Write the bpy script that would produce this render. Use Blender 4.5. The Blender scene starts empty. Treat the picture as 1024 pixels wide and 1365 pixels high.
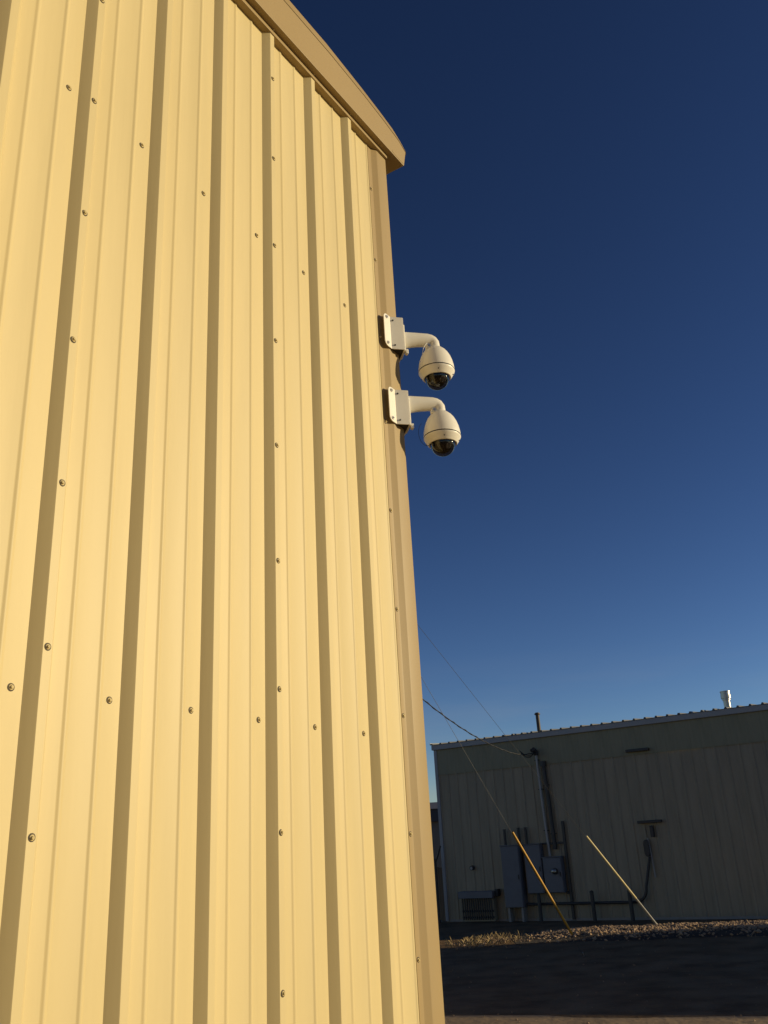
import bpy, bmesh, math, random
from mathutils import Vector, Matrix

# ---------------------------------------------------------------- camera, sky, sun, exposure
random.seed(7)
SC = bpy.context.scene
COL = SC.collection
EYE = 2.03                                   # height of the phone above the yard
F_PX, PITCH, ROLL = 1169.56, 0.367385, -0.057961

cam_d = bpy.data.cameras.new('camera')
cam = bpy.data.objects.new('camera', cam_d)
COL.objects.link(cam)
cam_d.sensor_fit = 'VERTICAL'
cam_d.sensor_height = 24.0
cam_d.lens = F_PX * 24.0 / 1365.0
cam_d.clip_start = 0.05
cam_d.clip_end = 3000
cp, sp = math.cos(PITCH), math.sin(PITCH)
cr, sr = math.cos(ROLL), math.sin(ROLL)
Fv = Vector((0, cp, sp)); U0 = Vector((0, -sp, cp)); X0 = Vector((1, 0, 0))
Xv = X0 * cr + U0 * sr
Uv = U0 * cr - X0 * sr
M = Matrix((Xv, Uv, -Fv)).transposed().to_4x4()
M.translation = Vector((0, 0, EYE))
cam.matrix_world = M
SC.camera = cam

SUN_AZ, SUN_EL = math.radians(92.0), math.radians(13.0)      # azimuth clockwise from +Y
world = bpy.data.worlds.new("World")
SC.world = world
world.use_nodes = True
wn = world.node_tree.nodes; wl = world.node_tree.links
bg = wn['Background']
sky = wn.new('ShaderNodeTexSky')
sky.sky_type = 'NISHITA'
sky.sun_disc = False
sky.sun_elevation = SUN_EL
sky.sun_rotation = SUN_AZ
sky.altitude = 1800
sky.air_density = 1.0
sky.dust_density = 0.4
sky.ozone_density = 3.0
bg.inputs[1].default_value = 0.05
# thin cirrus low over the horizon, all the way round
wtc = wn.new('ShaderNodeTexCoord')
wmap = wn.new('ShaderNodeMapping'); wmap.inputs['Scale'].default_value = (3.0, 3.0, 22.0)
wnz = wn.new('ShaderNodeTexNoise'); wnz.inputs['Scale'].default_value = 1.6; wnz.inputs['Detail'].default_value = 6
wrp = wn.new('ShaderNodeValToRGB'); wrp.color_ramp.elements[0].position = 0.47; wrp.color_ramp.elements[1].position = 0.74
wsep = wn.new('ShaderNodeSeparateXYZ')
wel = wn.new('ShaderNodeMapRange'); wel.inputs[1].default_value = 0.0; wel.inputs[2].default_value = 0.20
wel.inputs[3].default_value = 0.30; wel.inputs[4].default_value = 0.0
wmul = wn.new('ShaderNodeMath'); wmul.operation = 'MULTIPLY'
wmix = wn.new('ShaderNodeMixRGB'); wmix.inputs[2].default_value = (7.0, 6.6, 6.4, 1)
wl.new(wtc.outputs['Generated'], wmap.inputs[0]); wl.new(wmap.outputs[0], wnz.inputs['Vector'])
wl.new(wnz.outputs[0], wrp.inputs[0]); wl.new(wtc.outputs['Generated'], wsep.inputs[0])
wl.new(wsep.outputs[2], wel.inputs[0]); wl.new(wrp.outputs[0], wmul.inputs[0]); wl.new(wel.outputs[0], wmul.inputs[1])
wgm = wn.new('ShaderNodeGamma'); wgm.inputs[1].default_value = 1.6
wk = wn.new('ShaderNodeMixRGB'); wk.blend_type = 'MULTIPLY'; wk.inputs[0].default_value = 1.0; wk.inputs[2].default_value = (0.95, 0.745, 0.695, 1)
wcl = wn.new('ShaderNodeMixRGB'); wcl.blend_type = 'DARKEN'; wcl.inputs[0].default_value = 1.0; wcl.inputs[2].default_value = (16, 14, 11, 1)
wl.new(sky.outputs[0], wgm.inputs[0]); wl.new(wgm.outputs[0], wk.inputs[1]); wl.new(wk.outputs[0], wcl.inputs[1])
wl.new(wmul.outputs[0], wmix.inputs[0]); wl.new(wcl.outputs[0], wmix.inputs[1]); wl.new(wmix.outputs[0], bg.inputs[0])

sun_d = bpy.data.lights.new('sun', 'SUN')
sun_d.energy = 4.5
sun_d.angle = math.radians(0.5)
sun_d.color = (1.0, 0.815, 0.49)
sun = bpy.data.objects.new('sun', sun_d)
COL.objects.link(sun)
to_sun = Vector((math.sin(SUN_AZ) * math.cos(SUN_EL), math.cos(SUN_AZ) * math.cos(SUN_EL), math.sin(SUN_EL)))
sun.rotation_euler = to_sun.to_track_quat('Z', 'Y').to_euler()
sun.location = (30, 0, 30)

SC.view_settings.view_transform = 'Standard'
SC.view_settings.look = 'None'
SC.view_settings.gamma = 1.0
SC.view_settings.use_curve_mapping = False
SC.view_settings.exposure = 0.0

# ---------------------------------------------------------------- helpers
def mat(name, base, rough=0.5, metal=0.0, var=0.06, scale=6.0, stretch=(1, 1, 1), bump=0.0, bump_scale=40.0,
        second=None, second_amt=0.5, second_scale=3.0, coat=0.0, spec=0.5):
    m = bpy.data.materials.new(name); m.use_nodes = True
    n = m.node_tree.nodes; l = m.node_tree.links
    b = n['Principled BSDF']
    b.inputs['Roughness'].default_value = rough
    b.inputs['Metallic'].default_value = metal
    b.inputs['Coat Weight'].default_value = coat
    b.inputs['Specular IOR Level'].default_value = spec
    tc = n.new('ShaderNodeTexCoord')
    mp = n.new('ShaderNodeMapping'); mp.inputs['Scale'].default_value = stretch
    l.new(tc.outputs['Object'], mp.inputs[0])
    nz = n.new('ShaderNodeTexNoise'); nz.inputs['Scale'].default_value = scale; nz.inputs['Detail'].default_value = 8
    l.new(mp.outputs[0], nz.inputs['Vector'])
    rp = n.new('ShaderNodeMapRange')
    rp.inputs[1].default_value = 0.25; rp.inputs[2].default_value = 0.75
    rp.inputs[3].default_value = 1 - var; rp.inputs[4].default_value = 1 + var
    l.new(nz.outputs[0], rp.inputs[0])
    hsv = n.new('ShaderNodeHueSaturation'); hsv.inputs['Color'].default_value = (*base, 1)
    l.new(rp.outputs[0], hsv.inputs['Value'])
    out = hsv.outputs[0]
    if second:
        n2 = n.new('ShaderNodeTexNoise'); n2.inputs['Scale'].default_value = second_scale; n2.inputs['Detail'].default_value = 10
        n2.inputs['Roughness'].default_value = 0.65
        l.new(mp.outputs[0], n2.inputs['Vector'])
        r2 = n.new('ShaderNodeMapRange'); r2.inputs[1].default_value = 0.45; r2.inputs[2].default_value = 0.72
        r2.inputs[3].default_value = 0; r2.inputs[4].default_value = second_amt
        l.new(n2.outputs[0], r2.inputs[0])
        mx = n.new('ShaderNodeMixRGB'); mx.inputs[2].default_value = (*second, 1)
        l.new(r2.outputs[0], mx.inputs[0]); l.new(out, mx.inputs[1]); out = mx.outputs[0]
    l.new(out, b.inputs['Base Color'])
    rr = n.new('ShaderNodeMapRange'); rr.inputs[3].default_value = max(0.02, rough - 0.06); rr.inputs[4].default_value = min(1, rough + 0.08)
    l.new(nz.outputs[0], rr.inputs[0]); l.new(rr.outputs[0], b.inputs['Roughness'])
    if bump:
        nb = n.new('ShaderNodeTexNoise'); nb.inputs['Scale'].default_value = bump_scale; nb.inputs['Detail'].default_value = 6
        l.new(mp.outputs[0], nb.inputs['Vector'])
        bp = n.new('ShaderNodeBump'); bp.inputs['Strength'].default_value = 1.0; bp.inputs['Distance'].default_value = bump
        l.new(nb.outputs[0], bp.inputs['Height']); l.new(bp.outputs[0], b.inputs['Normal'])
    return m

MT = {}
MT['tan_panel'] = mat('cream_panel_paint', (0.60, 0.49, 0.255), 0.49, spec=0.32, var=0.04, scale=1.2, stretch=(2, 2, 0.16), bump=0.0034, bump_scale=2.2,
                      second=(0.46, 0.375, 0.19), second_amt=0.32, second_scale=3.6)
MT['tan_trim'] = mat('tan_trim_paint', (0.350, 0.252, 0.118), 0.5, spec=0.3, var=0.04, scale=2.0, stretch=(1, 1, 0.4), bump=0.0008, bump_scale=3,
                     second=(0.28, 0.195, 0.08), second_amt=0.25, second_scale=4)
MT['screw'] = mat('painted_screw', (0.56, 0.45, 0.22), 0.55, metal=0.0, spec=0.2, var=0.3, scale=60)
MT['rubber'] = mat('dark_washer_rubber', (0.06, 0.045, 0.03), 0.7, var=0.15, scale=60)
MT['white_plastic'] = mat('white_camera_enamel', (0.82, 0.78, 0.68), 0.38, var=0.03, scale=14, second=(0.5, 0.44, 0.34), second_amt=0.12, second_scale=22)
MT['seam_and_shade'] = mat('dark_gasket_and_shade', (0.03, 0.028, 0.025), 0.7, var=0.2, scale=40)  # gasket black, also used for the painted shade inside the camera brackets
MT['steel'] = mat('zinc_steel', (0.45, 0.45, 0.46), 0.35, metal=0.9, var=0.12, scale=30)
MT['black_lens'] = mat('black_lens_body', (0.012, 0.012, 0.013), 0.25, var=0.2, scale=30)
MT['wire_black'] = mat('black_cable_sheath', (0.015, 0.015, 0.016), 0.6, var=0.2, scale=20)
MT['wire_white'] = mat('white_cable_sheath', (0.7, 0.7, 0.7), 0.5, var=0.05, scale=20)
MT['wire_grey'] = mat('galvanised_strand', (0.06, 0.058, 0.055), 0.6, metal=0.0, var=0.1, scale=30)
MT['olive_low'] = mat('weathered_grey_panel_paint', (0.310, 0.270, 0.196), 0.5, spec=0.3, var=0.10, scale=1.5, stretch=(3, 3, 0.3), bump=0.0015, bump_scale=3,
                      second=(0.19, 0.172, 0.125), second_amt=0.55, second_scale=2.2)
MT['olive_top'] = mat('weathered_olive_panel_paint', (0.25, 0.24, 0.165), 0.55, spec=0.3, var=0.10, scale=1.5, stretch=(3, 3, 0.3), bump=0.0015, bump_scale=3,
                      second=(0.165, 0.155, 0.095), second_amt=0.5, second_scale=2.5)
MT['eave_grey'] = mat('grey_eave_trim_paint', (0.30, 0.31, 0.33), 0.5, var=0.08, scale=3, second=(0.2, 0.2, 0.2), second_amt=0.4)
MT['roof_white'] = mat('pale_roof_sheet', (0.10, 0.10, 0.10), 0.55, metal=0.0, var=0.06, scale=2, second=(0.07, 0.065, 0.06), second_amt=0.3)
MT['cab_grey'] = mat('blue_grey_cabinet_enamel', (0.125, 0.132, 0.155), 0.5, var=0.08, scale=4, second=(0.09, 0.09, 0.10), second_amt=0.4)
MT['dark_pipe'] = mat('dark_conduit_pipe', (0.034, 0.034, 0.034), 0.5, var=0.15, scale=8)
MT['grey_pipe'] = mat('grey_conduit_pipe', (0.30, 0.30, 0.30), 0.5, metal=0.3, var=0.08, scale=6)
MT['galv'] = mat('galvanised_flue', (0.40, 0.38, 0.34), 0.32, metal=0.95, var=0.05, scale=4)
MT['rust_flue'] = mat('sooty_flue', (0.07, 0.06, 0.05), 0.6, metal=0.3, var=0.3, scale=8)
MT['yellow'] = mat('yellow_guard_plastic', (0.55, 0.29, 0.03), 0.5, var=0.12, scale=5, second=(0.5, 0.3, 0.06), second_amt=0.5, second_scale=3)
MT['pale_yellow'] = mat('sun_bleached_guard_plastic', (0.60, 0.50, 0.26), 0.5, var=0.1, scale=5, second=(0.6, 0.55, 0.4), second_amt=0.5, second_scale=3)
MT['wood'] = mat('weathered_pole_wood', (0.16, 0.11, 0.07), 0.85, var=0.3, scale=6, stretch=(6, 6, 0.4), bump=0.004, bump_scale=20)
MT['concrete'] = mat('concrete', (0.30, 0.28, 0.25), 0.85, var=0.15, scale=5, bump=0.003, bump_scale=30)
MT['shed_paint'] = mat('dull_shed_paint', (0.17, 0.165, 0.15), 0.6, var=0.12, scale=1.5, stretch=(3, 3, .4))
MT['shed_dark'] = mat('dark_shed_fascia', (0.06, 0.065, 0.075), 0.6, var=0.1, scale=2)
MT['shade_ground'] = mat('shade_dark_ground', (0.175, 0.112, 0.060), 0.95, spec=0.1, var=0.45, scale=1.6, bump=0.03, bump_scale=12,  # ground colour darkened to carry the yard's shade
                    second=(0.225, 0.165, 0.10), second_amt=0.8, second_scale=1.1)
MT['dirt'] = mat('packed_dirt', (0.25, 0.172, 0.098), 0.95, var=0.25, scale=2.0, bump=0.02, bump_scale=9,
                 second=(0.12, 0.085, 0.05), second_amt=0.7, second_scale=1.2)
MT['soil'] = mat('dark_gravel_soil', (0.05, 0.036, 0.024), 0.95, var=0.3, scale=8, bump=0.02, bump_scale=14)
MT['stone_a'] = mat('tan_gravel', (0.40, 0.27, 0.16), 0.85, var=0.4, scale=9, second=(0.20, 0.16, 0.13), second_amt=0.7, second_scale=7)

def smoked_glass():
    m = bpy.data.materials.new('smoked_dome_glass'); m.use_nodes = True
    b = m.node_tree.nodes['Principled BSDF']
    b.inputs['Base Color'].default_value = (0.33, 0.31, 0.29, 1)
    b.inputs['Transmission Weight'].default_value = 1.0
    b.inputs['Roughness'].default_value = 0.02
    b.inputs['IOR'].default_value = 1.45
    n = m.node_tree.nodes; l = m.node_tree.links          # a few specks of dust in the gloss
    nz = n.new('ShaderNodeTexNoise'); nz.inputs['Scale'].default_value = 60
    r = n.new('ShaderNodeMapRange'); r.inputs[3].default_value = 0.01; r.inputs[4].default_value = 0.07
    l.new(nz.outputs[0], r.inputs[0]); l.new(r.outputs[0], b.inputs['Roughness'])
    return m
MT['dome_glass'] = smoked_glass()

class MB:
    """collects faces, then links them as one mesh object"""
    def __init__(self): self.v = []; self.f = []
    def add(self, vs, fs):
        o = len(self.v); self.v += [tuple(p) for p in vs]; self.f += [tuple(i + o for i in f) for f in fs]
        return self
    def box(self, x0, y0, z0, x1, y1, z1):
        vs = [(x, y, z) for z in (z0, z1) for y in (y0, y1) for x in (x0, x1)]
        return self.add(vs, [(0, 2, 3, 1), (4, 5, 7, 6), (0, 1, 5, 4), (2, 6, 7, 3), (0, 4, 6, 2), (1, 3, 7, 5)])
    def prism(self, pts, fn0, fn1, cap=True):
        n = len(pts)
        vs = [fn0(p) for p in pts] + [fn1(p) for p in pts]
        fs = [(i, (i + 1) % n, n + (i + 1) % n, n + i) for i in range(n)]
        if cap: fs += [tuple(range(n))[::-1], tuple(range(n, 2 * n))]
        return self.add(vs, fs)
    def strip(self, pts, fn0, fn1):
        n = len(pts)
        return self.add([fn0(p) for p in pts] + [fn1(p) for p in pts], [(i, i + 1, n + i + 1, n + i) for i in range(n - 1)])
    def tube(self, pts, r, seg=8, cap=True):
        pts = [Vector(p) for p in pts]; n = len(pts)
        rs = r if isinstance(r, (list, tuple)) else [r] * n
        vs = []; fs = []; up = None
        for i, p in enumerate(pts):
            t = (pts[min(i + 1, n - 1)] - pts[max(i - 1, 0)]).normalized()
            if up is None: up = t.orthogonal().normalized()
            up = (up - t * up.dot(t)).normalized(); s = t.cross(up)
            for k in range(seg):
                a = 2 * math.pi * k / seg
                vs.append(p + (up * math.cos(a) + s * math.sin(a)) * rs[i])
        for i in range(n - 1):
            for k in range(seg):
                fs.append((i * seg + k, i * seg + (k + 1) % seg, (i + 1) * seg + (k + 1) % seg, (i + 1) * seg + k))
        if cap: fs += [tuple(range(seg))[::-1], tuple(range((n - 1) * seg, n * seg))]
        return self.add(vs, fs)
    def lathe(self, prof, c=(0, 0, 0), seg=32):
        vs = []; fs = []; n = len(prof)
        for (r, z) in prof:
            for k in range(seg):
                a = 2 * math.pi * k / seg
                vs.append((c[0] + r * math.cos(a), c[1] + r * math.sin(a), c[2] + z))
        for i in range(n - 1):
            for k in range(seg):
                fs.append((i * seg + k, i * seg + (k + 1) % seg, (i + 1) * seg + (k + 1) % seg, (i + 1) * seg + k))
        return self.add(vs, fs)
    def mesh(self, name, m, smooth=None):
        me = bpy.data.meshes.new(name); me.from_pydata(self.v, [], self.f); me.validate(); me.update()
        bm = bmesh.new(); bm.from_mesh(me); bmesh.ops.recalc_face_normals(bm, faces=bm.faces)
        if smooth is not None:
            for f in bm.faces: f.smooth = True
            for e in bm.edges:
                if len(e.link_faces) == 2 and e.calc_face_angle(0) > math.radians(smooth): e.smooth = False
        bm.to_mesh(me); bm.free()
        me.materials.append(m)
        return me
    def build(self, name, m, parent=None, smooth=None, bevel=0):
        o = bpy.data.objects.new(name, self.mesh(name, m, smooth)); COL.objects.link(o)
        if parent: o.parent = parent
        if bevel:
            b = o.modifiers.new('bevel', 'BEVEL'); b.width = bevel; b.segments = 2; b.limit_method = 'ANGLE'
        return o

def link(name, me, parent=None, loc=(0, 0, 0), rot=(0, 0, 0)):
    o = bpy.data.objects.new(name, me); COL.objects.link(o)
    if parent: o.parent = parent
    o.location = loc; o.rotation_euler = rot
    return o
def tag(o, label, cat, group=None):
    o['label'] = label; o['category'] = cat
    if group: o['group'] = group
    return o
def empty(name, loc, rz=0.0):
    o = bpy.data.objects.new(name, None); COL.objects.link(o); o.location = loc; o.rotation_euler = (0, 0, rz)
    o.empty_display_size = 0.2
    return o
def copy_tree(o, parent=None):
    c = o.copy(); COL.objects.link(c)
    if parent:
        c.parent = parent; c.matrix_parent_inverse = o.matrix_parent_inverse.copy()
    for ch in list(o.children): copy_tree(ch, c)
    return c
def structure(o): o['kind'] = 'structure'; return o

# ---------------------------------------------------------------- frames of the two buildings
A = 0.557162                                                      # direction of the near wall, from +Y towards +X
D1 = Vector((math.sin(A), math.cos(A), 0)); N1 = Vector((math.cos(A), -math.sin(A), 0))
near_o = -N1 * 1.913; NEAR_RZ = math.atan2(D1.y, D1.x)            # local: x along the wall, y into the building
FAR_D = 24.4
FR = Vector((math.cos(A), -math.sin(A), 0)); FN = Vector((-math.sin(A), -math.cos(A), 0))
far_o = -FN * FAR_D; far_o = FN * (-FAR_D); FAR_RZ = math.atan2(FR.y, FR.x)
def far_w(s, o, z): return far_o + FR * s + FN * o + Vector((0, 0, z))
def ray(px, py): return Fv + Xv * ((px - 512) / F_PX) - Uv * ((py - 682.5) / F_PX)

# ---------------------------------------------------------------- ground
def sheet(name, m, pts, z, cuts=0):
    b = MB(); b.add([(x, y, z) for x, y in pts], [tuple(range(len(pts)))])
    return structure(b.build(name, m))
g = MB(); g.add([(-1500, -1500, 0), (1500, -1500, 0), (1500, 1500, 0), (-1500, 1500, 0)], [(0, 1, 2, 3)])
structure(g.build('ground', MT['dirt']))
# darker ground sheet, shade put into its colour; ragged near edge follows shadow line
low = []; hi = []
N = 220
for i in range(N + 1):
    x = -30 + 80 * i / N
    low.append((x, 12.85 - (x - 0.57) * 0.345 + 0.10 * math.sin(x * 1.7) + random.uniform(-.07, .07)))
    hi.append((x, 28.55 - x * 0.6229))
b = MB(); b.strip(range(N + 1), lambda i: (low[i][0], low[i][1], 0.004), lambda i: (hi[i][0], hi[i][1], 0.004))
structure(b.build('shaded_ground_sheet', MT['shade_ground']))

# ---------------------------------------------------------------- near building
near = empty('metal_building', near_o, NEAR_RZ)
tag(near, 'cream ribbed metal building with tan corner trim and gutter, filling the left side', 'building')
S0, RIB = 1.3445, 0.3048
WALL_Z0, EAVE = 0.15, 3.497 + EYE
SC_END = 3.260                                                    # corner, measured along the wall
def rib_profile(h=0.029):
    r = [(0, 0), (0.0235, h - .0022), (0.0262, h), (0.053, h), (0.0557, h - .0022), (0.077, 0)]
    for c in (0.131, 0.2335):
        r += [(c + .0115 * u, .0038 * (.5 + .5 * math.cos(math.pi * u)) if abs(u) < .99 else 0.0) for u in (-1, -.75, -.5, -.25, 0, .25, .5, .75, 1)]
    return r
def panel_profile(n, h=0.029, end=None):
    out = []
    for k in range(n): out += [(k * RIB + x, y) for x, y in rib_profile(h)]
    out.append((n * RIB if end is None else end, 0))
    return out
screw_me = MB().lathe([(0.0005, .0075), (.0036, .0075), (.0042, .0063), (.0042, .0030), (.0068, .0026), (.0076, .0010), (.0078, 0.0)], seg=12).mesh('screw', MT['screw'], 40)
# the rubber washer edge shows dark round each head
wash_me = MB().lathe([(.0074, 0.0012), (.0100, 0.0010), (.0105, 0.0)], seg=12).mesh('washer', MT['rubber'])
bm = bmesh.new(); bm.from_mesh(screw_me); off = len(bm.faces); bm.from_mesh(wash_me); bm.faces.ensure_lookup_table()
for f in bm.faces[off:]: f.material_index = 1
bm.to_mesh(screw_me); bm.free(); screw_me.materials.append(MT['rubber'])
def near_screw(parent, s, h, z, frame_s=0.0):
    return link('screw', screw_me, parent, (s - frame_s, -h, z), (math.radians(90 + random.uniform(-6, 6)), random.uniform(0, 1), math.radians(random.uniform(-6, 6))))

PANEL = MB().strip(panel_profile(3), lambda p: (p[0], -p[1], WALL_Z0), lambda p: (p[0], -p[1], EAVE)).mesh('wall_panel', MT['tan_panel'], 24)
lap_z = [EYE + 0.07 + 0.4515 * k for k in range(-4, 8)]
row_z = [EYE + 0.418, EYE + 2.341, EYE - 1.5]
for k in range(-7, 1):
    s = S0 + 3 * RIB * k
    p = link('wall_panel', PANEL, near, (s, 0, 0))
    if k >= -2:
        for z in lap_z: near_screw(p, 0.0395 + random.uniform(-.002, .002), 0.029, z + random.uniform(-.004, .004))
        for r in range(3):
            for z in row_z: near_screw(p, (r + 1) * RIB - 0.036 + random.uniform(-.003, .003), 0.0, z + random.uniform(-.004, .004))
s = S0 + 3 * RIB
last = MB().strip(panel_profile(3, end=.955), lambda p: (p[0], -p[1], WALL_Z0), lambda p: (p[0], -p[1], EAVE)).build('wall_panel', MT['tan_panel'], near, 24)
last.location = (s, 0, 0)
for z in lap_z: near_screw(last, 0.0395, 0.029, z)
for r in range(2):
    for z in row_z: near_screw(last, (r + 1) * RIB - 0.036, 0.0, z)
S_BACK = S0 - 21 * RIB

# end wall round the corner (faces the far building) and the two hidden walls
DEPTH = 11.0
endp = MB().strip(panel_profile(3), lambda p: (p[1], p[0], WALL_Z0), lambda p: (p[1], p[0], EAVE)).mesh('wall_panel', MT['tan_panel'], 24)
for k in range(12): link('wall_panel', endp, near, (SC_END - .038, 0.03 + 3 * RIB * k, 0))
backw = MB(); backw.box(S_BACK, 0.03 + DEPTH - .05, WALL_Z0, SC_END - .05, 0.03 + DEPTH, EAVE); backw.box(S_BACK, 0.05, WALL_Z0, S_BACK + .05, DEPTH - .03, EAVE)
backw.build('rear_wall', MT['tan_panel'], near)
fd = MB(); fd.box(S_BACK, -0.02, -.05, SC_END - .01, DEPTH, 0.148); fd.build('foundation', MT['concrete'], near)

# corner trim: flange, slope, flat, and the same round the corner
TR = [(3.110, 0.0003), (3.110, .0030), (3.138, .0034), (3.143, .0046), (3.168, .0202), (3.174, .022), (SC_END - .003, .022), (SC_END, .019)]
prof = [(s, -h) for s, h in TR] + [(SC_END, .07), (SC_END - .004, .0705), (SC_END - .012, .125), (SC_END - .03, .126)]
z_t = EAVE - .003
MB().strip(prof, lambda p: (p[0], p[1], WALL_Z0 - .03), lambda p: (p[0], p[1], z_t)).build('corner_trim', MT['tan_trim'], near, 25)
ct = [c for c in near.children if c.name.startswith('corner_trim')][0]
for k in range(-4, 8): near_screw(ct, 3.123 + random.uniform(-.001, .001), .0032, EYE + .058 + .4507 * k + random.uniform(-.005, .005))
# eave flange (cap on the rib tops), soffit and gutter
ef = MB().box(S_BACK, -.0355, EAVE, SC_END - .004, .02, EAVE + .0515).build('eave_flange', MT['tan_trim'], near, bevel=.001)
k = -8
while S0 + RIB * k < 3.15:
    if S0 + RIB * k > -1: near_screw(ef, S0 + RIB * k + .04, .0355, EAVE + .027)
    k += 1
near_screw(ef, 3.235, .0355, EAVE + .03)
GZ = EAVE + .050
cr_ = [(3.410, GZ + 0.091), (3.338, GZ + 0.121), (3.190, GZ + 0.144), (3.000, GZ + 0.164), (2.700, GZ + 0.181), (S_BACK - .15, GZ + 0.186)]
out = [(S_BACK - .15, GZ), (3.373, GZ - .028), (3.381, GZ - .026)] + cr_
gut = MB().prism(out, lambda p: (p[0], -.068, p[1]), lambda p: (p[0], 0.06, p[1])).build('gutter', MT['tan_trim'], near, bevel=.002)
tp = [(3.446, GZ + 0.110), (3.390, GZ + 0.164), (3.313, GZ + 0.194), (3.190, GZ + 0.214), (3.000, GZ + 0.236), (2.700, GZ + 0.260), (S_BACK - .15, GZ + 0.268)]
lb_ = MB()
def cy(p): return -.0695 + .0
nt_ = len(tp)
lo3 = [(3.412, GZ + 0.092)] + cr_[:1] + cr_[1:]
lo3 = lo3[:nt_]
vs_ = [(x, -.0695, z + .0005) for x, z in lo3] + [(x, -.050, z) for x, z in tp] + [(x, .055, z) for x, z in tp]
fs_ = [(i, i + 1, nt_ + i + 1, nt_ + i) for i in range(nt_ - 1)] + [(nt_ + i, nt_ + i + 1, 2 * nt_ + i + 1, 2 * nt_ + i) for i in range(nt_ - 1)] + [(0, nt_, 2 * nt_)]
lb_.add(vs_, fs_).build('gutter_lip', MT['tan_trim'], gut)
MB().box(SC_END + .001, -.069, GZ - .018, 3.372, .45, GZ - .004).build('soffit_board', MT['tan_trim'], near)
# roof: 3 ft ribbed sheets running up from the eave
rz = MB()
rf = MB().strip(panel_profile(3, .03), lambda p: (p[0], 0.061, GZ + .12 + p[1]), lambda p: (p[0], DEPTH, GZ + .12 + p[1] + DEPTH / 14)).mesh('roof_panel', MT['roof_white'], 70)
for k in range(9): link('roof_panel', rf, near, (S_BACK + 3 * RIB * k, 0, 0))

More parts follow.
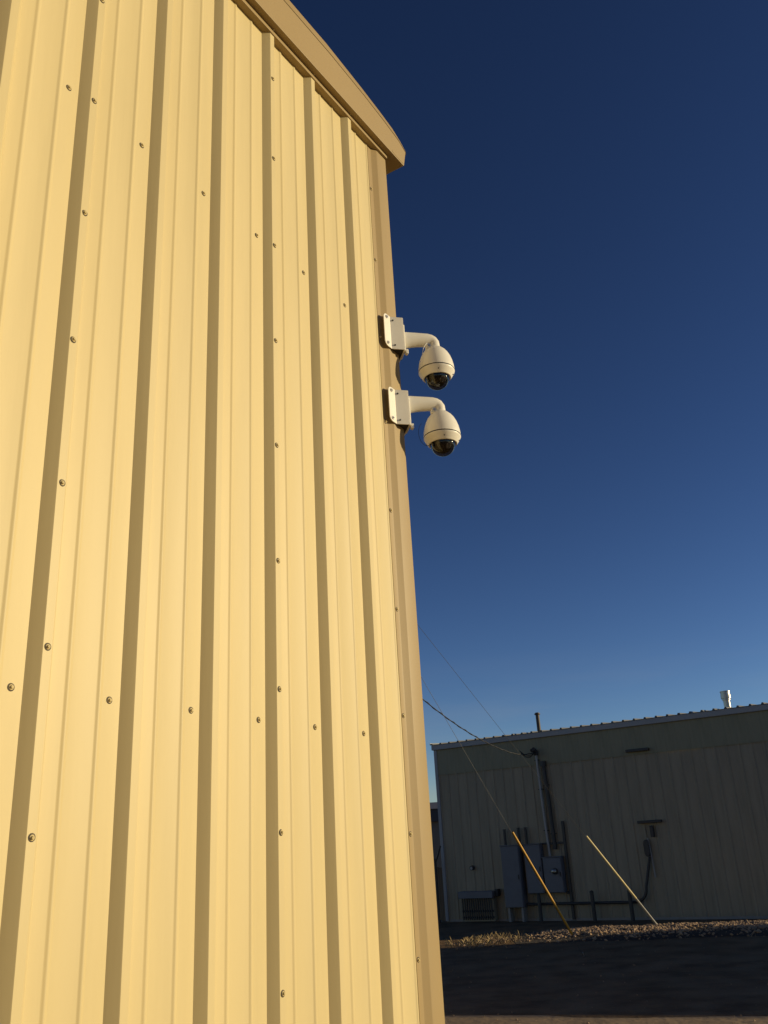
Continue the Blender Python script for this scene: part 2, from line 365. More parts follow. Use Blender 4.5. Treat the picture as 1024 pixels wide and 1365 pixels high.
# ---------------------------------------------------------------- dome cameras on their corner brackets
corner = near_o + D1 * SC_END + N1 * 0.022
CAM_RZ = math.atan2((N1 + D1).y, (N1 + D1).x)
def make_camera(zc):
    DZ = 0.05; DX = -0.02
    r = empty('security_camera', (corner.x, corner.y, zc), CAM_RZ)
    q = math.sqrt(.5)
    def w1(d, h): return (-q * d + q * h, -q * d - q * h)       # d back along the near wall, h off it
    H = 0.091
    # corner adapter: flange on each wall, cheek out to the front plate
    def flange(sign):
        pts = []
        d0, d1_ = 0.078, 0.136
        rr = .026
        for (cd, cz, a0) in ((d1_ - rr, H - rr, 90), (d1_ - rr, -H + rr, 0)):
            for i in range(7):
                a = math.radians(a0 - i * 15)
                pts.append((cd + rr * math.cos(a), cz + rr * math.sin(a)))
        pts += [(d0, -H), (d0, H)]
        def f(h):
            def g_(p):
                x, y = w1(p[0], h); return (x, sign * y * 1.0, p[1])
            return g_
        return MB().prism(pts, f(.0050), f(.0090))
    fl = flange(1).build('mount_flange', MT['white_plastic'], r, bevel=.0008)
    flange(-1).build('mount_flange', MT['white_plastic'], r, bevel=.0008)
    x0, y0 = w1(.0780, .0090)
    XF = 0.012
    for sg in (1, -1):
        c_ = MB().box(x0, sg * y0, -H, XF, sg * (y0 + .004), H).build('mount_cheek', MT['white_plastic'], r, bevel=.0008)
        bl = MB()
        if sg == 1:
            for (bx, bz) in ((x0 + .012, .070), (x0 + .016, -.070)):
                MB().tube([(bx, y0 + .001, bz), (bx, y0 - .004, bz)], .0042, 10).build('bolt', MT['seam_and_shade'], c_)
    MB().box(XF + .0002, y0 + .001, -H, XF + .0042, -y0 - .001, H).build('mount_front', MT['white_plastic'], r, bevel=.0008)
    MB().box(x0 + .003, y0 + .0045, -H + .004, XF - .0005, -y0 - .0045, H - .002).build('shade_filler', MT['seam_and_shade'], r)  # dark block standing in for the shade inside the open bracket
    # bolts through the flange, with washers
    for (d, z, rad) in ((.112, .074, .009), (.112, -.072, .009)):
        x, y = w1(d, .0092); ex, ey = w1(d, .0130); e2, f2 = w1(d, .0170)
        bo = MB().tube([(x, y, z), (ex, ey, z)], rad, 14).build('bolt', MT['steel'], fl)
        MB().tube([(ex, ey, z), (e2, f2, z)], .0045, 6).build('bolt_head', MT['steel'], fl)
    # wall plate of the arm, a smaller raised plate
    MB().box(XF + .0044, -.047, -.086, XF + .0135, .047, .062).build('arm_plate', MT['white_plastic'], r, bevel=.003)
    cl = MB().box(XF + .0137, -.040, -.098, XF + .028, -.016, -.072)
    cl.build('hinge_clip', MT['white_plastic'], r, bevel=.004)
    # arm: loft with an oval section, deep at the plate, tapering to the elbow
    AX = 0.186
    path = [(XF + .0137, -.052, .046, .036), (XF + .035, -.048, .042, .035), (.075, -.045, .039, .034), (.10, -.043, .037, .033), (.13, -.041, .035, .032),
            (.150, -.040, .0335, .031), (.166, -.0415, .031, .030), (.177, -.047, .029, .029), (.184, -.057, .028, .028), (AX, -.072, .027, .027), (AX, -.104, .027, .027)]
    vs = []; fs = []; SEG = 20; n = len(path)
    for i, (x, z, rv, rh) in enumerate(path):
        a = path[max(i - 1, 0)]; c = path[min(i + 1, n - 1)]
        t = Vector((c[0] - a[0], 0, c[1] - a[1])).normalized() if i > 3 else Vector((1, 0, 0))
        if i == n - 1: t = Vector((0, 0, -1))
        nrm = Vector((-t.z, 0, t.x))
        for k in range(SEG):
            an = 2 * math.pi * k / SEG
            vs.append(Vector((x, 0, z)) + nrm * (rv * math.sin(an)) + Vector((0, 1, 0)) * (rh * math.cos(an)))
    for i in range(n - 1):
        for k in range(SEG):
            fs.append((i * SEG + k, i * SEG + (k + 1) % SEG, (i + 1) * SEG + (k + 1) % SEG, (i + 1) * SEG + k))
    fs += [tuple(range(SEG))[::-1], tuple(range((n - 1) * SEG, n * SEG))]
    MB().add(vs, fs).build('arm', MT['white_plastic'], r, 50)
    lug = MB().box(AX - .046, -.017, -.092, AX - .022, .017, -.066).build('arm_lug', MT['white_plastic'], r, bevel=.005)
    lb = MB(); lb.tube([(AX - .034, -.0172, -.078), (AX - .034, -.0215, -.078)], .0055, 8); lb.build('lug_screw', MT['steel'], lug)
    MB().lathe([(.0285, -.090), (.0335, -.091), (.0340, -.098), (.0300, -.101)], (AX, 0, 0), 32).build('neck_collar', MT['white_plastic'], r, 40)
    # housing
    shell = [(.0255, -.094), (.032, -.099), (.043, -.109), (.055, -.121), (.066, -.137), (.0755, -.157), (.083, -.181), (.0875, -.205), (.0895, -.227), (.0895, -.2299)]
    sh = MB().lathe(shell, (AX, 0, 0), 48).build('dome_housing', MT['white_plastic'], r, 40)
    MB().lathe([(.0895, -.2296), (.0852, -.2304), (.0852, -.2349), (.0895, -.2352)], (AX, 0, 0), 48).build('rim_seam', MT['seam_and_shade'], sh)
    rim = MB().lathe([(.0895, -.2350), (.0893, -.238), (.086, -.244), (.075, -.262), (.069, -.2705), (.0645, -.2715), (.0625, -.268), (.0615, -.255)], (AX, 0, 0), 48).build('dome_skirt', MT['white_plastic'], r, 40)
    sk = MB()
    for a in (-100, -20, 60, 150):
        ca, sa = math.cos(math.radians(a)), math.sin(math.radians(a))
        sk.tube([(AX + .0785 * ca, .0785 * sa, -.2560), (AX + .0805 * ca, .0805 * sa, -.2585)], .0028, 8)
    sk.build('skirt_screw', MT['seam_and_shade'], rim)
    RG = .0612
    arc = lambda R, zc_: [(max(R * math.cos(math.radians(t)), .0004), zc_ + R * math.sin(math.radians(t))) for t in range(0, -91, -6)]
    outer = arc(RG, -.268); inner = arc(RG - .0025, -.268)[::-1]
    MB().lathe(outer + inner + [outer[0]], (AX, 0, 0), 48).build('dome_glass', MT['dome_glass'], r, 60)
    # the ball camera inside
    lens = MB().lathe([(.0004, -.215), (.045, -.225), (.052, -.25), (.052, -.268)] + [(.050 * math.cos(math.radians(t)) + .0002, -.268 + .046 * math.sin(math.radians(t))) for t in range(0, -91, -15)], (AX, 0, 0), 32).build('camera_module', MT['black_lens'], r, 60)
    lv = Vector((.30, -.80, -.52)).normalized(); c0 = Vector((AX, 0, -.268))
    MB().tube([c0 + lv * .040, c0 + lv * .0515], [.017, .015], 20).build('lens_ring', MT['steel'], lens)
    # little stub above the arm plate
    MB().tube([(XF + .0135, .02, .046), (XF + .042, .02, .046)], .0016, 6).build('pin', MT['grey_pipe'], r)
    for ch in r.children:
        if ch.name.startswith(('dome_', 'camera_module')): ch.location.z += .014
    return r
c1 = make_camera(EYE + 2.360)
tag(c1, 'upper white dome security camera on the building corner, white wire dangling under its arm', 'security camera', 'dome cameras on the building corner')
FIXED = ('mount_', 'shade_filler', 'arm_plate', 'hinge_clip', 'pin')
def lift(t, dz):
    for ch in t.children:
        if not ch.name.startswith(FIXED): ch.location.z += dz
c2 = copy_tree(c1); c2.location.z = EYE + 1.952
lift(c1, .050); lift(c2, .098)
tag(c2, 'lower white dome security camera on the building corner, dark cable loop beside its dome', 'security camera', 'dome cameras on the building corner')
MB().tube([(.140, -.03, -.076), (.128, -.033, -.09), (.117, -.036, -.112), (.111, -.037, -.135), (.108, -.037, -.150)], .0013, 6).build('loose_wire', MT['wire_white'], c1).location.z = .05
lp = []
for i in range(15):
    a = math.radians(120 + 13 * i)
    lp.append((.100 + .036 * math.cos(a), -.02, -.165 + .062 * math.sin(a)))
MB().tube(lp, .0010, 6).build('loose_cable', MT['wire_black'], c2).location.z = .05

# ---------------------------------------------------------------- far building
far = empty('metal_warehouse', far_o, FAR_RZ)
tag(far, 'long low grey olive metal building in shade across the yard', 'building')
FS0, FS1 = -13.87, -3.05
FEAVE, FLAP = 4.82, 4.10
nP = 12
def far_prof(h):
    o = []
    for k in range(3):
        o += [(k * RIB, 0), (k * RIB + .026, h), (k * RIB + .050, h), (k * RIB + .076, 0), (k * RIB + .13, 0), (k * RIB + .142, h * .15), (k * RIB + .154, 0), (k * RIB + .22, 0), (k * RIB + .232, h * .15), (k * RIB + .244, 0)]
    return o + [(3 * RIB, 0)]
lowp = MB().strip(far_prof(.022), lambda p: (p[0], -p[1], .06), lambda p: (p[0], -p[1], FLAP - .012)).mesh('wall_panel', MT['olive_low'])
topp = MB().strip(far_prof(.005), lambda p: (p[0], -p[1] - .033, FLAP - .03), lambda p: (p[0], -p[1] - .033, FEAVE)).mesh('upper_panel', MT['olive_top'])
FPH = -0.03
for k in range(nP):
    s = FS0 + .07 + 3 * RIB * k
    if s + 3 * RIB < FS1 + .2:
        link('wall_panel', lowp, far, (s, 0, 0)); link('upper_panel', topp, far, (s, 0, 0))
s_last = FS0 + .07 + 3 * RIB * 11
MB().box(FS1 - .12, -.034, .06, FS1, 11, FEAVE).build('end_wall', MT['olive_low'], far)
MB().box(FS0 + .06, .12, .06, FS0 + .1, 11, FEAVE).build('end_wall', MT['olive_low'], far)
MB().box(FS0 + .101, 10.9, .06, FS1 - .121, 11, FEAVE + .8).build('rear_wall', MT['olive_low'], far)
MB().box(FS0 + .02, -.01, -.05, FS1 - .01, 11, .058).build('foundation', MT['concrete'], far)
MB().box(FS0, -.060, .02, FS0 + .10, .10, FEAVE + .001).build('corner_trim', MT['eave_grey'], far, bevel=.006)
MB().box(FS0 - .045, -.105, FEAVE + .002, FS1 + .06, .02, FEAVE + .150).build('eave_trim', MT['eave_grey'], far, bevel=.01)
def roofsec(o_, z): return lambda p: (p[0], o_, z + p[1])
rprof = []
for k in range(3): rprof += [(k * RIB, 0), (k * RIB + .018, .042), (k * RIB + .058, .042), (k * RIB + .076, 0)]
rprof.append((3 * RIB, 0))
rtop = MB().prism(rprof + [(3 * RIB, -.004), (0, -.004)], roofsec(-.125, FEAVE + .157), roofsec(11.0, FEAVE + .157 + 11.1 * .075)).mesh('roof_panel', MT['roof_white'])
for k in range(12): link('roof_panel', rtop, far, (FS0 - .05 + 3 * RIB * k, 0, 0))
MB().prism([(-.13, FEAVE + .155), (-.13, FEAVE + .215), (11, FEAVE + .215 + 11.1 * .075), (11, FEAVE + .155 + 11.1 * .075)], lambda p: (FS0 - .075, *p), lambda p: (FS0 - .052, *p)).build('rake_trim', MT['galv'], far)
def flue(s, o, m, r, h, capr, caph, rings):
    zz = FEAVE + .157 + o * .075
    p = MB().tube([(s, o, zz - .1), (s, o, zz + h)], r, 16).build('vent_pipe', m, far, 40)
    c = MB()
    for (za, zb, ra) in rings: c.tube([(s, o, zz + h + za), (s, o, zz + h + zb)], ra, 16)
    c.build('vent_cap', m, p, 40)
    MB().tube([(s, o, zz - .02), (s, o, zz + .05)], [r + .05, r + .01], 16).build('vent_flashing', MT['roof_white'], p)
    return p
flue(-10.50, .40, MT['rust_flue'], .056, .54, .08, .05, [(-.01, .028, .085), (.03, .05, .06)])
flue(-5.10, .45, MT['galv'], .088, .27, .12, .2, [(-.03, .02, .105), (.021, .12, .13), (.121, .185, .122), (.186, .215, .132)])
# hood brackets (dark bars)
for (s0_, s1_, z) in ((-7.835, -7.21, 4.19), (-7.80, -7.175, 2.36)):
    hb = MB(); hb.box(s0_, -.16, z - .04, s1_, -.032, z + .03)
    hb.build('drip_hood', MT['dark_pipe'], far, bevel=.006)

# ---------------------------------------------------------------- electrical gear on the far wall (built in the wall's frame)
def wall_thing(name, s, z=0.0, o=0.0): return empty(name, far_w(s, o, z), FAR_RZ)
def cab(name, s0_, s1_, z0, z1, depth, label, feet=False):
    t = wall_thing(name, (s0_ + s1_) / 2, z0)
    w = (s1_ - s0_) / 2; h = z1 - z0
    body = MB().box(-w, -depth, 0, w, -.032, h).build('cabinet_body', MT['cab_grey'], t, bevel=.012)
    d = MB().box(-w + .015, -depth - .014, .015, w - .015, -depth - .0005, h - .02).build('door', MT['cab_grey'], t, bevel=.006)
    MB().box(-w - .012, -depth - .03, h + .001, w + .012, -.032, h + .022).build('rain_hood', MT['cab_grey'], t, bevel=.004)
    hd = MB().box(w - .07, -depth - .04, h * .45, w - .045, -depth - .0145, h * .45 + .12).build('handle', MT['dark_pipe'], d, bevel=.004)
    tag(t, label, 'electrical cabinet', 'electrical cabinets on the far wall')
    return t, depth
t1, _ = cab('electrical_cabinet', -11.775, -11.225, .36, 1.955, .34, 'tallest narrow blue grey electrical cabinet on the shaded wall, left of the others')
for sx in (-.2, .2): MB().box(sx - .03, -.30, -.36, sx + .03, -.06, -.001).build('leg', MT['concrete'], t1, bevel=.005)
for k_ in range(5): MB().box(-.2, -.3545, 1.2 + .05 * k_, .12, -.3542, 1.222 + .05 * k_)
t2, _ = cab('electrical_cabinet', -11.10, -10.60, .70, 1.955, .26, 'wide blue grey electrical cabinet in the middle, between tall cabinet and meter box')
t3, _ = cab('electrical_cabinet', -10.575, -10.03, .705, 1.60, .24, 'lower right blue grey meter box below the service mast')
me_ = MB(); me_.tube([(.07, -.255, .54), (.07, -.31, .54)], [.085, .08], 20); me_.build('meter', MT['dark_pipe'], t3, 40)
mg = MB(); mg.lathe([(.078, 0), (.07, .04), (.045, .065), (.0004, .075)], seg=20)
mgo = mg.build('meter_glass', MT['galv'], t3, 40); mgo.location = (.07, -.3105, .54); mgo.rotation_euler = (math.radians(90), 0, 0)

def pipe(name, pts, r, m, label, cat, brackets=(), group=None):
    b0 = far_w(*pts[0])
    t = empty(name, b0, FAR_RZ)
    loc = [(p[0] - pts[0][0], -(p[1] - pts[0][1]), p[2] - pts[0][2]) for p in pts]
    MB().tube(loc, r, 12).build('pipe', m, t, 40)
    for (s, z) in brackets:
        MB().box(s - pts[0][0] - r - .03, -.02, z - pts[0][2] - .012, s - pts[0][0] + r + .03, pts[0][1] - .034, z - pts[0][2] + .012).build('bracket', MT['dark_pipe'], t)
    tag(t, label, cat, group)
    return t
mast = pipe('service_mast', [(-10.395, .10, 1.64), (-10.43, .10, 2.6), (-10.47, .10, 4.35)], .036, MT['grey_pipe'], 'pale grey service mast conduit rising to weatherhead under the far eave', 'conduit', [(-10.42, 2.3), (-10.45, 3.4), (-10.468, 4.2)])
wh = MB(); wh.tube([(-.075, 0, 2.70), (-.078, -.02, 2.80), (-.10, -.10, 2.86), (-.13, -.17, 2.82)], [.06, .07, .065, .05], 12)
wh.build('weatherhead', MT['dark_pipe'], mast, 40)
p2 = pipe('riser_conduit', [(-10.22, .085, 1.80), (-10.25, .085, 3.0), (-10.29, .085, 4.02)], .052, MT['dark_pipe'], 'dark riser conduit close beside the pale service mast', 'conduit', [(-10.23, 2.2), (-10.27, 3.5)])
MB().tube([(-.07, 0, 2.22), (-.07, 0, 2.36)], [.085, .085], 12).build('cap', MT['dark_pipe'], p2)
stub_l = ['short dark stub conduit above left edge of the tallest cabinet', 'short dark stub conduit above right edge of the tallest cabinet', 'short dark stub conduit above left edge of the wide middle cabinet']
for (s, z1, lb_) in ((-11.70, 2.38, stub_l[0]), (-11.26, 2.40, stub_l[1]), (-11.04, 2.40, stub_l[2])):
    q_ = pipe('stub_conduit', [(s, .12, 1.978), (s, .12, z1)], .038, MT['dark_pipe'], lb_, 'conduit', (), 'stub conduits above the cabinets')
    MB().tube([(0, 0, z1 - 1.978), (0, 0, z1 - 1.978 + .02)], .046, 12).build('cap', MT['dark_pipe'], q_)
st = wall_thing('strut_frame', -9.93, 0)
MB().box(-.035, -.085, .03, .035, -.032, 2.52).build('strut', MT['dark_pipe'], st)
MB().box(-.68, -.084, 1.93, -.036, -.034, 1.985).build('strut', MT['dark_pipe'], st)
MB().box(-.10, -.12, .66, -.037, -.034, .74).build('clamp', MT['dark_pipe'], st)
tag(st, 'dark steel strut frame standing at right of the meter box', 'strut frame')
el = [(-11.20, .15, .43), (-8.15, .15, .43)]
for i in range(1, 8):
    a = math.radians(90 * i / 7); el.append((-8.15 + .33 * math.sin(a) + .0, .15, .43 + .33 * (1 - math.cos(a))))
el += [(-7.815, .15, .80), (-7.66 - .10, .12, 1.0), (-7.60 - .02, .12, 1.50)]
pipe('wall_conduit', el, .036, MT['dark_pipe'], 'dark horizontal conduit low on the wall, bending up to the disconnect box', 'conduit', [(-10.4, .43), (-9.6, .43), (-8.6, .43)])
db = wall_thing('disconnect_box', -7.66, 1.50)
bpts = []
for i in range(16):
    a = 2 * math.pi * i / 16
    bpts.append((.075 * math.cos(a), .21 + .12 * math.sin(a) + (.09 if math.sin(a) > 0 else -.09)))
MB().prism(bpts, lambda p: (p[0], -.15, p[1]), lambda p: (p[0], -.034, p[1])).build('box_body', MT['dark_pipe'], db, bevel=.01)
MB().tube([(.10, -.08, -.5), (.085, -.08, .0), (.05, -.08, .46)], .02, 8).build('feed_pipe', MT['grey_pipe'], db)
tag(db, 'small rounded disconnect box on a pipe beneath the lower hood', 'electrical box')
sn = wall_thing('horn_box', -7.46, 1.97)
MB().box(-.045, -.14, 0, .045, -.034, .27).build('box_body', MT['dark_pipe'], sn, bevel=.012)
MB().box(-.05, -.15, .271, .05, -.034, .285).build('box_lid', MT['dark_pipe'], sn)
tag(sn, 'small black box just under the lower dark hood', 'wall box')
pl = ['short dark bollard post third from the right building end, at middle of low conduit', 'short dark bollard post behind the foot of the white guy guard', 'short dark bollard post under the meter box, left of the other two']
for (s, z1, lb_) in ((-9.26, .70, pl[0]), (-8.24, .72, pl[1]), (-10.78, .66, pl[2])):
    t = wall_thing('bollard', s, 0, .28)
    MB().tube([(0, 0, -.05), (0, 0, z1)], .052, 14).build('post', MT['dark_pipe'], t, 40)
    MB().lathe([(.053, z1), (.056, z1 + .012), (.03, z1 + .04), (.0004, z1 + .045)], seg=14).build('cap', MT['dark_pipe'], t, 40)
    tag(t, lb_, 'bollard', 'short posts in front of the far wall')
bollards = [o for o in COL.objects if o.name.startswith('bollard')]
bollards[0]['label'] = 'short dark post right of the strut frame, between the two guy guards'
# louvred unit at the left
vu = wall_thing('wall_unit', -12.66, 0)
MB().box(-.57, -.38, .62, .52, -.034, .80).build('hood', MT['cab_grey'], vu, bevel=.01)
MB().box(.521, -.22, .66, .62, -.034, .84).build('end_box', MT['dark_pipe'], vu, bevel=.006)
for k in range(14): MB().box(-.50 + k * .07, -.30, .06, -.475 + k * .07, -.27, .615).build('bar', MT['dark_pipe'], vu)
for z in (.10, .26): MB().box(-.53, -.268, z, .47, -.245, z + .05).build('rail', MT['dark_pipe'], vu)
MB().box(-.54, -.24, .02, .48, -.034, .60).build('back_box', MT['olive_low'], vu)
tag(vu, 'low grey hooded unit with barred grille at left end of the far wall', 'wall unit')
vk = wall_thing('wall_vent', -13.2 + .34, 1.42)
MB().tube([(0, -.034, 0), (0, -.12, -.01)], [.07, .06], 14).build('hood', MT['dark_pipe'], vk, 40)
MB().tube([(0, -.121, -.01), (0, -.13, -.01)], [.045, .04], 14).build('flap', MT['grey_pipe'], vk, 40)
tag(vk, 'small round vent on the wall above the low hooded unit', 'vent')

# gate post by the far corner
gp = wall_thing('gate_post', -13.92, 0, .35)
MB().tube([(0, 0, -.05), (0, 0, 1.72)], .04, 12).build('post', MT['dark_pipe'], gp)
MB().tube([(0, 0, 1.60), (.12, -.02, 1.80), (.24, -.04, 2.06)], .025, 8).build('brace_arm', MT['dark_pipe'], gp)
MB().tube([(-.02, 0, 1.54), (-.30, -.02, 1.50), (-.9, -.03, 1.52)], .025, 8).build('rail', MT['dark_pipe'], gp)
tag(gp, 'thin dark steel gate post with slanted arm beside the far corner', 'gate post')

# close boarded fence running on from the gate post
bf = wall_thing('board_fence', -13.80, 0, -.16)
bme = MB().box(-.07, -.012, .02, .07, .012, 1.46).mesh('board', MT['wood'])
for k in range(26): link('board', bme, bf, (-.08 - .146 * k, random.uniform(-.004, .004), random.uniform(-.015, .015)))
for z in (.35, 1.15): MB().box(-3.9, .014, z, 0, .05, z + .09).build('rail', MT['wood'], bf)
tag(bf, 'low dark boarded fence running left from the far building corner', 'fence')

# distant shed peeping past the corner
sh_ = empty('storage_shed', (-3.0, 42.0, 0), math.radians(-6))
MB().box(-9, 0, -.05, 5.5, 8, 3.1).build('wall', MT['shed_paint'], sh_)
MB().box(-9.2, -.25, 3.101, 5.7, 8.2, 3.62).build('fascia', MT['shed_dark'], sh_)
MB().add([(-9.3, -.35, 3.63), (5.8, -.35, 3.63), (5.8, 8.3, 3.63), (-9.3, 8.3, 3.63), (-9.3, 4, 4.1), (5.8, 4, 4.1)], [(0, 1, 5, 4), (2, 3, 4, 5), (0, 4, 3), (1, 2, 5)]).build('roof', MT['roof_white'], sh_)
MB().box(2.2, -.06, 2.1, 4.2, -.001, 2.98).build('window', MT['shed_dark'], sh_)
tag(sh_, 'dull shed with dark fascia peeping behind the far building left corner', 'shed')

# unseen block added off to the right, shaped to throw shadow over the yard
SHA, SHB, SHD = Vector((20.6, 12.7)), Vector((31.9, 8.8)), Vector((23.0, 20.20))
sd = empty('shade_block', (SHA.x, SHA.y, 0), 0)
e1 = SHB - SHA; e2 = SHD - SHA
cor = [(0, 0), (e1.x, e1.y), (e1.x + e2.x, e1.y + e2.y), (e2.x, e2.y)]
WH = 5.05
def wtop(p): return WH + .6 * max(0.0, min(1.0, (p[0] * e2.x + p[1] * e2.y) / e2.length_squared))
MB().prism(cor, lambda p: (p[0], p[1], 0), lambda p: (p[0], p[1], wtop(p))).build('wall', MT['olive_low'], sd)
MB().prism([(x * 1.0, y * 1.0) for x, y in cor], lambda p: (p[0], p[1], wtop(p) + .002), lambda p: (p[0], p[1], wtop(p) + .03)).build('roof', MT['roof_white'], sd)
tag(sd, 'added unseen block beyond the right edge, shaped to shade the yard', 'building')

# ---------------------------------------------------------------- utility pole, guys and service drop
UY = 14.0
TOP = Vector((-.081 * UY, UY, .4082 * UY + EYE))
up = empty('utility_pole', (TOP.x, TOP.y, 0))
MB().tube([(0, 0, -.1), (0, 0, 5), (0, 0, TOP.z + 1.2)], [.17, .15, .12], 16).build('pole', MT['wood'], up, 40)
MB().box(-1.2, -.16, TOP.z + .5, 1.2, -.06 - .06, TOP.z + .62).build('crossarm', MT['wood'], up)
for x in (-1.05, -.4, .4, 1.05): MB().lathe([(.02, .62), (.05, .66), (.03, .72), (.05, .76), (.0004, .8)], (x, -.14, TOP.z), 12).build('insulator', MT['cab_grey'], up)
tag(up, 'wooden utility pole hidden behind the cream building', 'utility pole')
def solve_on(A_, px, py):
    # point on the line A_-TOP closest to the pixel ray
    d = (TOP - A_).normalized(); r = ray(px, py).normalized(); w0 = A_ - Vector((0, 0, EYE))
    b_ = d.dot(r); t = (b_ * r.dot(w0) - d.dot(w0)) / (1 - b_ * b_)
    return t, d
ANC = [(Vector((3.233, 18.152, 0.0)), (685, 1108), (766, 1243), 'yellow', 'yellow plastic guy guard, left of two, on the wire leaning over the cabinets'),
       (Vector((5.797, 22.45, 0.0)), (783, 1113), (848, 1197), 'pale_yellow', 'bleached pale guy guard, right of two, slanting down to the gravel')]
for (A_, pt, pb, m_, lb_) in ANC:
    ta, d = solve_on(A_, *pt); tb, _ = solve_on(A_, *pb)
    gw = empty('guy_wire', A_)
    MB().tube([Vector((0, 0, -.05)) - d * .1, TOP - A_], .0034, 6).build('strand', MT['wire_grey'], gw)
    MB().tube([(0, 0, -.1), d * .10], .014, 8).build('anchor_rod', MT['steel'], gw)
    tag(gw, lb_.replace('plastic guy guard, left of two, on the wire leaning over the cabinets', 'guarded guy wire, left of two, crossing in front of the cabinets').replace('bleached pale guy guard, right of two, slanting down to the gravel', 'pale guarded guy wire, right of two, anchored in the gravel strip'), 'guy wire', 'guy wires from the hidden pole')
    ra, rb_ = .022, .025
    tb = max(tb, .12)
    MB().tube([d * tb, d * (tb + (ta - tb) * .5), d * ta], [rb_, .0235, ra], 12).build('guy_guard', MT[m_], gw, 40)
    if m_ == 'pale_yellow': MB().tube([d * .02, d * (tb - .002)], .022, 10).build('anchor_sleeve', MT['grey_pipe'], gw)
    print('guard', tb, ta, (A_ + d * tb), (A_ + d * ta))
mh = far_w(-10.48, .16, 4.42)
P0 = Vector((TOP.x, TOP.y, 0))
cab_pts = []
for i in range(41):
    f = i / 40
    x = P0.x + (mh.x - P0.x) * f; y = P0.y + (mh.y - P0.y) * f
    z = EYE + 2.2 + 2.37 * (f - .85) ** 2 + (mh.z - EYE - 2.2 - .053) * max(0, (f - .8) / .2) ** 2
    cab_pts.append(Vector((x, y, z)))
sdp = empty('service_drop', cab_pts[0])
off = cab_pts[0]
MB().tube([p - off for p in cab_pts], .011, 6).build('messenger_cable', MT['wire_black'], sdp)
tw = []
for i in range(121):
    f = i / 120 * 40; k0 = min(int(f), 39); p = cab_pts[k0].lerp(cab_pts[k0 + 1], f - k0)
    a = i * .9; tw.append(p - off + Vector((.013 * math.cos(a), 0, .013 * math.sin(a))))
MB().tube(tw, .008, 5).build('twisted_conductor', MT['wire_black'], sdp)
hub = mh - off
for (dz, ox, sag) in ((.02, .06, .28), (-.04, .0, .36), (-.08, -.05, .42)):
    st_ = hub + Vector((-.55, -.6, .02)) * .9
    en = hub + FR * .03 + Vector((ox * .3, 0, .03))
    pts = []
    for i in range(13):
        f = i / 12; p = st_.lerp(en, f); p.z -= sag * 4 * f * (1 - f) * .45; pts.append(p)
    MB().tube(pts, .008, 6).build('drip_loop', MT['wire_black'], sdp)
tag(sdp, 'thick black twisted service cable sagging to the weatherhead on the far wall', 'cable')

# ---------------------------------------------------------------- gravel
def gravel(name, npc, region, zfun, rmin, rmax, label=None):
    vs = []; fs = []
    base = [(0, 0, .7), (.9, 0, .1), (.3, .85, .05), (-.75, .5, .12), (-.7, -.55, .08), (.25, -.9, .1), (0, 0, -.6)]
    fcs = [(0, 1, 2), (0, 2, 3), (0, 3, 4), (0, 4, 5), (0, 5, 1), (6, 2, 1), (6, 3, 2), (6, 4, 3), (6, 5, 4), (6, 1, 5)]
    for _ in range(npc):
        x, y = region()
        r = rmin + (rmax - rmin) * random.random() ** 2.8
        a = random.uniform(0, 6.28); ca, sa = math.cos(a), math.sin(a)
        tx, ty = random.uniform(-.6, .6), random.uniform(-.6, .6)
        z = zfun(x, y) + r * .25
        o = len(vs)
        for (bx, by, bz) in base:
            j = random.uniform(.75, 1.25)
            px, py, pz = bx * r * j, by * r * j, bz * r * j
            pz2 = pz + px * tx * .6 + py * ty * .6
            vs.append((x + px * ca - py * sa, y + px * sa + py * ca, z + pz2))
        fs += [tuple(i + o for i in f) for f in fcs]
    return vs, fs
def up_y(x): return 23.22 - (x - 3.49) * .2061
def lo_y(x): return 20.66 - (x - 3.61) * .2465 + .10 * math.sin(x * 2.3)
def bed_t(x, y):
    return (y - lo_y(x)) / (up_y(x) - lo_y(x))
def bed_z(x, y):
    t = bed_t(x, y)
    if t <= 0 or t >= 1: return 0.0
    e = min(1, max(0, (x - 2.7) / 1.2))
    return e * (.11 * math.sin(math.pi * t) ** .6 + .02 * math.sin(x * 5 + y * 3) * math.sin(math.pi * t))
def reg_main():
    while True:
        x = random.uniform(2.3, 13.0); t = random.gauss(.5, .22)
        if -.03 < t < 1.03 and random.random() < min(1, .01 + max(0, x - 2.6) / 1.2):
            y = lo_y(x) + t * (up_y(x) - lo_y(x))
            w = math.sin(x * 3.1 + y * 1.7) + math.sin(x * 7.3 - y * 4.1 + 1.3) + math.sin(y * 9.2 + x * 1.9)
            if w > -1.0 + 1.4 * abs(t - .5) or random.random() < .25: return x, y
v_, f_ = gravel('gravel', 15000, reg_main, bed_z, .008, .055)
gb = MB()
nx, ny = 90, 10
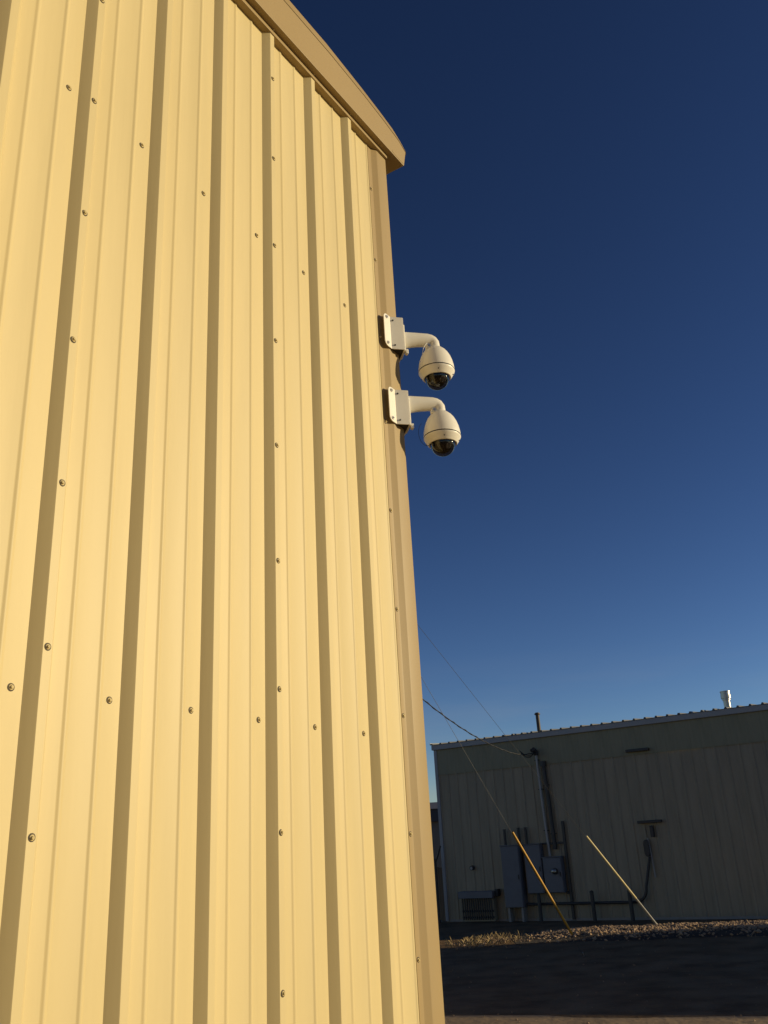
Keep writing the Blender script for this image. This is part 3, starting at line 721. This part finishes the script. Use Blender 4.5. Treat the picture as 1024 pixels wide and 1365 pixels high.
def bp(i, j):
    x = 2.3 + 10.7 * i / nx; t = j / ny
    y = lo_y(x) + t * (up_y(x) - lo_y(x)); return (x, y, .008 + bed_z(x, y))
gb.add([bp(i, j) for i in range(nx + 1) for j in range(ny + 1)],
       [(i * (ny + 1) + j, (i + 1) * (ny + 1) + j, (i + 1) * (ny + 1) + j + 1, i * (ny + 1) + j + 1) for i in range(nx) for j in range(ny)])
gb.add(v_, f_)
nbed = nx * ny
go = gb.build('gravel', MT['stone_a']); go.data.materials.append(MT['soil'])
for i_ in range(nbed): go.data.polygons[i_].material_index = 1
go; go['kind'] = 'stuff'
def reg_left():
    while True:
        a = random.gauss(0, 1); b_ = random.gauss(0, 1)
        x = 1.75 + .42 * a; y = 21.6 + .40 * b_ + .15 * a
        if x > .8: return x, y
v_, f_ = gravel('gravel', 420, reg_left, lambda x, y: .01 + .05 * math.exp(-((x - 1.75) ** 2 * 4 + (y - 21.6) ** 2 * 4)), .010, .04)
go2 = MB().add(v_, f_).build('gravel', MT['stone_a']); go2['kind'] = 'stuff'
def reg_wide():
    while True:
        x = random.uniform(.2, 12); y = random.uniform(9, 24)
        if (Vector((x, y)) - Vector((1.5, 9))).length > .1: return x, y
v_, f_ = gravel('pebbles', 900, reg_wide, lambda x, y: .004, .004, .020)
go3 = MB().add(v_, f_).build('pebbles', MT['stone_a']); go3['kind'] = 'stuff'

# dry grass caught in the low light beside the gravel
db_ = MB()
for _ in range(420):
    gx, gy = reg_left()
    a = random.uniform(0, 6.28); h_ = random.uniform(.04, .17); ln = random.uniform(.03, .14); wv = .005
    px_, py_ = math.cos(a), math.sin(a)
    db_.add([(gx - py_ * wv, gy + px_ * wv, .003), (gx + py_ * wv, gy - px_ * wv, .003), (gx + px_ * ln * .5, gy + py_ * ln * .5, h_ * .7), (gx + px_ * ln, gy + py_ * ln, h_)],
            [(0, 1, 2), (0, 2, 3)])
MT['straw'] = mat('dry_straw', (0.34, 0.25, 0.12), 0.9, var=0.3, scale=20)
dg = db_.build('dry_grass', MT['straw']); dg['kind'] = 'stuff'
